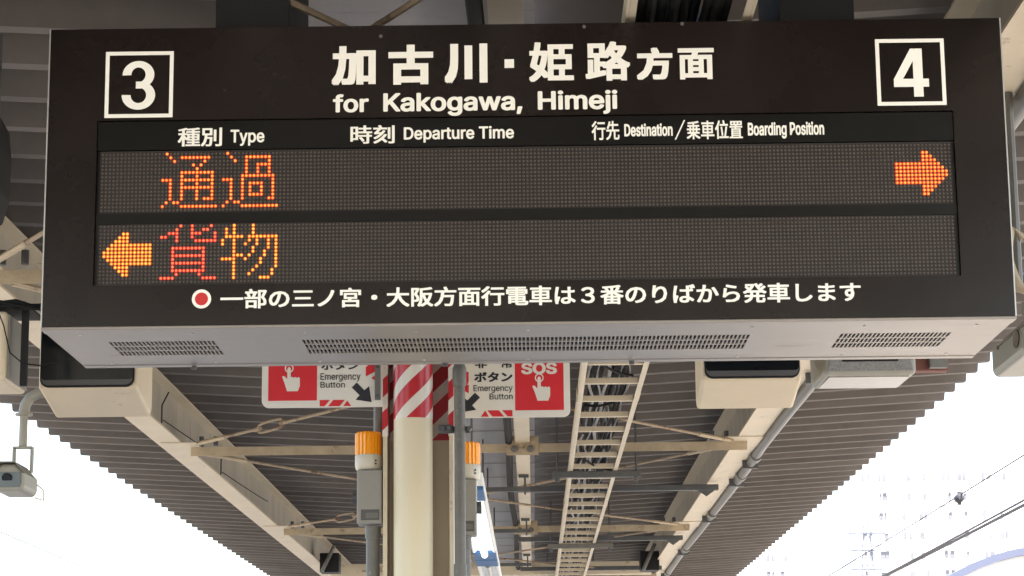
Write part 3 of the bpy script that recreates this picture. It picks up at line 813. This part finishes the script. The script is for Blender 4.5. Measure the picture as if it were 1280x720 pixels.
# ------------------------------------------------------------------ hanging monitors behind the board
def monitor(x0, x1, zb, label):
    t = thing('platform_monitor', label, 'monitor', ((x0 + x1) / 2, 7.55, zb - .05), 'platform monitors behind the board')
    yf, yb = 7.4, 7.71
    body = MB().prism([(yf, zb), (yf, zb + .33), (yb, zb + .33), (yb, zb - .03), (yb - .03, zb - .054)], 'x', x0 - .006, x1 + .006).build('casing', mon_m, t, bevel=.012, segs=4)
    r_ = .028
    def rrect(xa, xb, za, zc, r):
        p = []
        for cx, cz, a0 in ((xb - r, za + r, -90), (xb - r, zc - r, 0), (xa + r, zc - r, 90), (xa + r, za + r, 180)):
            p += [(cx + r * math.cos(R(a0 + q)), cz + r * math.sin(R(a0 + q))) for q in range(0, 91, 15)]
        return p
    MB().prism(rrect(x0 + .002, x1 - .002, zb + .004, zb + .318, r_), 'y', yf - .014, yf - .001).build('bezel', black, t)
    MB().prism(rrect(x0 + .006, x1 - .006, zb + .010, zb + .312, r_ * .85), 'y', yf - .0165, yf - .0145).build('lower_rim', bezel, t)
    MB().prism(rrect(x0 + .006, x1 - .006, zb + .028, zb + .312, .012), 'y', yf - .019, yf - .0168).build('screen', glass_k, t)
    MB().tube([((x0 + x1) / 2, 7.55, zb + .331), ((x0 + x1) / 2, 7.55, 2.5)], .012, 8).build('hanger', steel_dark, t)
    return t
monitor(-1.616, -1.302, 1.175, 'cream-cased platform monitor with dark screen under the left end of the board')
monitor(.572, .889, 1.18, 'cream-cased platform monitor with dark screen right of the cable ladder')
cw = MB().tube([(-1.66, 6.9, 1.38), (-1.63, 6.92, 1.30), (-1.615, 6.95, 1.22), (-1.58, 6.98, 1.19), (-1.53, 6.99, 1.185), (-1.47, 6.99, 1.195), (-1.40, 6.97, 1.21), (-1.30, 6.9, 1.24)], .0022, 6)
tag(cw.build('loose_cable', cable_k, smooth=True, base=(-1.6, 6.95, 1.3)), 'thin black cable drooping in front of the left monitor', 'cable')

# ------------------------------------------------------------------ boxed floodlight right of the board
fl = thing('floodlight', 'grey boxed floodlight with pale glass underside below the right end of the board', 'lamp', (1.12, 7.5, 1.2))
xa, xb = .968, 1.272
MB().prism([(7.4, 1.192), (7.4, 1.40), (7.78, 1.40), (7.78, 1.215), (7.74, 1.20)], 'x', xa, xb).build('casing', cctv_m, fl, bevel=.018, segs=4)
MB().add([(xa + .012, 7.397, 1.205), (xb - .012, 7.397, 1.205), (xb - .05, 7.397, 1.38), (xa + .05, 7.397, 1.38)], [(0, 1, 2, 3)]).build('front_panel', lum_grey, fl)
MB().box(xa + .06, xb - .06, 7.393, 7.3965, 1.236, 1.4).build('front_black_plate', black, fl)  # thin black plate on the panel; the recess look is only its colour
MB().prism([(7.43, 1.1885), (7.43, 1.1935), (7.72, 1.2025), (7.72, 1.1975)], 'x', xa + .02, xb - .02).build('glass_cover', diffuser, fl)
MB().tube([(1.12, 7.57, 1.401), (1.12, 7.57, 2.5)], .012, 8).build('hanger', steel_dark, fl)
bt = thing('rust_plate', 'small reddish bracket plate between the floodlight and the roof edge', 'bracket', (1.38, 7.9, 1.28))
MB().box(1.33, 1.47, 7.9, 7.96, 1.285, 1.33).build('plate', mat('reddish_paint', (.16, .06, .045), .7, var=.2), bt, bevel=.003)
MB().box(1.40, 1.46, 7.86, 7.895, 1.29, 1.35).build('lug', galv, bt)
MB().box(1.39, 1.41, 7.92, 7.94, 1.33, 2.5).build('hanger', steel_dark, bt)

# ------------------------------------------------------------------ left edge: equipment box on black frame
eb = thing('equipment_box', 'cream-grey equipment box hung on a black frame at the left edge', 'box', (-1.77, 7.1, 1.1))
MB().box(-1.92, -1.64, 7.0, 7.30, 1.142, 1.362).build('case', mon_m, eb, bevel=.012, segs=3)
MB().box(-1.6395, -1.634, 7.02, 7.29, 1.152, 1.352).build('side_panel', box_g, eb)
fr = thing('black_frame', 'black angle frame with tangled cables above the equipment box at the left edge', 'frame', (-1.75, 7.05, 1.37))
MB().box(-1.95, -1.585, 7.0, 7.03, 1.372, 1.392).box(-1.95, -1.585, 7.031, 7.3, 1.386, 1.392).build('top_bar', black, fr)
MB().box(-1.602, -1.582, 7.04, 7.06, 1.13, 1.385).build('side_bar', black, fr)
MB().tube([(-1.72, 7.1, 1.38), (-1.72, 7.1, 2.3)], .012, 8).build('drop_rod', steel_dark, fr)
for k in range(6):
    rr2 = random.Random(k)
    pts = [(-1.9 + .065 * i + rr2.uniform(-.01, .01), 6.985 + rr2.uniform(-.01, .01), 1.385 + .012 * math.sin(i * 1.7 + k * 1.3) - (.03 if i > 4 else 0) * rr2.random()) for i in range(7)]
    MB().tube([pts[0]] + [tuple((Vector(a) + Vector(b)) / 2) for a, b in zip(pts, pts[1:])] + [pts[-1]], .006, 6).build('cable', cable_k, fr, smooth=True)
# dark rounded case higher at the left edge
dc = thing('speaker_case', 'dark rounded case cut by the left edge beside the board', 'case', (-1.76, 7.0, 1.68))
pp = [(7.0, 1.69), (7.0, 2.03), (7.03, 2.08), (7.25, 2.08), (7.25, 1.69)]
MB().prism([(-1.88, 1.68), (-1.71, 1.68), (-1.69, 1.76), (-1.687, 1.9), (-1.697, 1.99), (-1.735, 2.06), (-1.88, 2.07)], 'y', 7.0, 7.2).build('case', black, dc, bevel=.01)
MB().box(-1.78, -1.75, 7.06, 7.12, 2.06, 2.45).build('hanger', steel_dark, dc)

# ------------------------------------------------------------------ cctv cameras
def cctv(x0, y0, zb, label, posts, L=.22, off=0, w=.108, h=.09):
    t = thing('cctv_camera', label, 'camera', (x0, y0, zb), 'cctv cameras at the ends of the board')
    MB().prism([(x0 + .008, zb), (x0 + w - .008, zb), (x0 + w, zb + .02), (x0 + w, zb + h - .03), (x0 + w - .03, zb + h), (x0 + .03, zb + h), (x0, zb + h - .03), (x0, zb + .02)], 'y', y0, y0 + L).build('housing', cctv_m, t, bevel=.012, segs=3)
    MB().prism([(x0 + .012, zb + .012), (x0 + w - .012, zb + .012), (x0 + w - .008, zb + .03), (x0 + w - .012, zb + h - .028), (x0 + .012, zb + h - .028), (x0 + .008, zb + .03)], 'y', y0 - .006, y0 - .001).build('front_window', lens_m, t)
    MB().tube([(x0 + w / 2, y0 - .0065, zb + .045), (x0 + w / 2, y0 - .012, zb + .04)], .017, 16).build('lens', glass_k, t)
    MB().prism([(x0 - .002, zb + h - .03), (x0 + .028, zb + h + .003), (x0 + w - .028, zb + h + .003), (x0 + w + .002, zb + h - .03), (x0 + w - .028, zb + h + .006), (x0 + .028, zb + h + .006)], 'y', y0 - .025, y0 + L * .8).build('visor', cctv_m, t)
    xm = x0 + w / 2 + off
    MB().box(xm - .034, xm - .026, y0 + .07, y0 + .1, zb + h - .02, zb + h + .06).box(xm + .026, xm + .034, y0 + .07, y0 + .1, zb + h - .02, zb + h + .06).box(xm - .034, xm + .034, y0 + .07, y0 + .1, zb + h + .0605, zb + h + .068).build('bracket', cctv_m, t, bevel=.002)
    MB().tube([(x0 + w - .01, y0 + L, zb + .05), (x0 + w + .01, y0 + L + .04, zb + .03), (x0 + w + .012, y0 + L + .04, zb - .005), (x0 + w - .01, y0 + L, zb + .0)], .003, 6).build('lead', ivory, t, smooth=True)
    for p, r_ in posts: MB().tube(p, r_, 12).build('pole', cctv_m, t, smooth=True)
    return t
cx_ = -1.797 + .059
cctv(-1.79, 7.5, .852, 'cctv camera hanging on a curved cream pole at the left edge',
     [([(cx_ + .03, 7.585, 1.011), (cx_ + .03, 7.585, 1.115)], .0145), ([(cx_ + .03, 7.585, 1.1155), (cx_ + .03, 7.585, 1.122)], .03),
      ([(cx_ + .03, 7.585, 1.1225), (cx_ + .034, 7.585, 1.15), (cx_ + .048, 7.585, 1.175), (cx_ + .075, 7.585, 1.19), (cx_ + .11, 7.585, 1.195), (cx_ + .15, 7.585, 1.22), (cx_ + .16, 7.585, 1.5), (cx_ + .16, 7.585, 2.3)], .019)], off=.03)
cctv(1.53, 6.97, 1.185, 'cctv camera casing cut by the right edge under the board',
     [([(1.59, 7.05, 1.366), (1.59, 7.05, 1.45), (1.62, 7.06, 1.6), (1.62, 7.06, 2.4)], .016)], L=.48, w=.118, h=.112)
op = MB(); q_ = [(7.05 + .045 * math.cos(R(a)), 1.245 + .03 * math.sin(R(a))) for a in range(0, 360, 15)]
op.prism(q_, 'x', 1.5265, 1.5295).build('side_window', glass_k, [o_ for o_ in COL.objects if o_.name == 'cctv_camera.001'][0])
MB().tube([(1.5295, 7.33, 1.265), (1.525, 7.33, 1.265)], .006, 8).build('screw', steel_dark, [o_ for o_ in COL.objects if o_.name == 'cctv_camera.001'][0])
cr_ = thing('roof_conduit', 'curved pale conduit rising past the right edge of the board', 'conduit', (1.55, 7.3, 1.5))
MB().tube([(1.62, 7.3, 1.62), (1.585, 7.3, 1.66), (1.565, 7.3, 1.56), (1.60, 7.3, 1.46), (1.68, 7.3, 1.44)], .02, 10).build('pipe', cream_old, cr_, smooth=True)
MB().tube([(1.60, 7.3, 1.46), (1.60, 7.3, 2.35)], .015, 8).build('stem', galv, cr_, smooth=True)

# ------------------------------------------------------------------ far outside
def tower(x0, x1, y, h, storeys_from, label):
    t = thing('apartment_tower', label, 'building', ((x0 + x1) / 2, y, FLOOR - 1.4))
    MB().box(x0, x1, y, y + 18, FLOOR - 1.4, h).build('wall', tower_w, t)
    pane = MB().box(-.28, .28, -.25, -.05, 0, 1.3).mesh('window', tower_g)
    rail = MB().box(-2.6, 2.6, -.9, -.8, -.25, .1).mesh('balcony', tower_b)
    bay = 6.2
    rt_ = random.Random(int(x0))
    n = int((x1 - x0) / bay); hx0 = (x0 + x1) / 2
    for fl_ in range(storeys_from, int(h / 3) - 1):
        for k in range(n):
            for q in (-1.7, -.8, .9, 1.6):
                if rt_.random() < .3: continue
                o = bpy.data.objects.new('window', pane); COL.objects.link(o); o.parent = t
                o.location = (x0 + bay * (k + .5) + q - hx0, 0, 3 * fl_ + 1 - (FLOOR - 1.4)); o.scale = (rt_.uniform(.5, 1.2), 1, rt_.uniform(.7, 1))
            if k % 2 == 0:
                o2 = bpy.data.objects.new('balcony', rail); COL.objects.link(o2); o2.parent = t
                o2.location = (x0 + bay * (k + .5) - hx0, 0, 3 * fl_ - (FLOOR - 1.4))
    return t
tower(50, 80, 352, 46, 8, 'pale high-rise apartment block beyond the tracks on the right, washed out')
tower(29+14, 52, 430, 40, 9, 'lower pale apartment block left of the high-rise, washed out')
py = thing('lattice_pylon', 'faint lattice pylon left of the apartment blocks low in the bright sky', 'pylon', (44, 300, FLOOR - 1.4))
pm = MB(); X0 = 44
for s in (-1, 1): pm.tube([(X0 + s * 2.2, 300, FLOOR - 1.4), (X0 + s * .4, 300, 28)], .07, 4)
for k in range(12):
    z = 2 + k * 2.2; w0 = 2.2 - 1.7 * (z / 28); w1 = 2.2 - 1.7 * ((z + 2.2) / 28)
    pm.tube([(X0 - w0, 300, z), (X0 + w1, 300, z + 2.2)], .045, 4); pm.tube([(X0 + w0, 300, z), (X0 - w1, 300, z + 2.2)], .045, 4)
pm.build('mast', pylon_m, py)
for z, w_ in ((22.5, 2.2), (25, 2.0), (27.2, 2.4)):
    MB().tube([(X0 - w_, 300, z), (X0 + w_, 300, z)], .1, 4).build('cross_arm', pylon_m, py)
def wire(pts, r_, label, m=wire_m):
    return tag(MB().tube(pts, r_, 6).build('overhead_wire', m, base=pts[0]), label, 'wire', 'overhead wires beyond the canopy')
def sagline(x0, z0, y0, x1, z1, y1, sag=0, n=16):
    return [(x0 + (x1 - x0) * t, y0 + (y1 - y0) * t, z0 + (z1 - z0) * t - sag * 4 * t * (1 - t)) for t in [i / n for i in range(n + 1)]]
wire(sagline(7.0, 3.5, 10, 6.95, 3.28, 70, .12), .026, 'thicker lower contact wire crossing the bright sky at bottom right')
wire(sagline(6.92, 3.62, 10, 6.95, 3.26, 62, .12), .018, 'wire running just above the contact wire at bottom right')
wire(sagline(6.55, 3.9, 10, 6.7, 3.75, 80, .1), .012, 'thin high wire carrying an insulator at right')
wire(sagline(-7.9, 3.35, 10, -8.1, 3.2, 80, .05), .009, 'very thin wire crossing the bright sky at bottom left', mat('pale_wire', (.14, .14, .14), .6))
ins = thing('insulator', 'small dark insulator on the thin high wire at right', 'insulator', (6.58, 35.0, 3.72))
MB().tube([(6.58, 34.9, 3.70), (6.58, 34.95, 3.70), (6.58, 35.1, 3.70), (6.58, 35.15, 3.70)], [.03, .07, .07, .03], 10).build('disc', wire_m, ins, smooth=True)
MB().tube([(6.58, 35.0, 3.6), (6.58, 35.0, 3.80)], .03, 8).build('pin', wire_m, ins)
# arched roof at lower right
sh = thing('arched_roof_building', 'low building with a pale arched roof at the bottom right corner', 'building', (14.1, 62, FLOOR - 1.4))
def arch(r0, y0_, y1_, cx, cz, sx=1.0):
    return arcpts(cx, cz, r0 * sx, r0, 0, 180, 32)
o_ = arch(5.6, 0, 0, 14.1, -.37); i_ = arch(5.4, 0, 0, 14.1, -.37)
m_ = MB(); n = len(o_)
m_.v = [(x, 61.5, z) for x, z in o_] + [(x, 61.5, z) for x, z in i_] + [(x, 62.5, z) for x, z in o_] + [(x, 62.5, z) for x, z in i_]
for k in range(n - 1): m_.f += [(k, k+1, n+k+1, n+k), (n+k, n+k+1, 3*n+k+1, 3*n+k), (k, 2*n+k, 2*n+k+1, k+1)]
m_.build('roof_edge', shed_e, sh, smooth=False)
MB().prism(i_, 'y', 61.8, 80).build('gable_wall', shed_m, sh)
MB().box(8.9, 19.3, 61.8, 80, FLOOR - 1.4, -.37).build('wall', shed_m, sh)
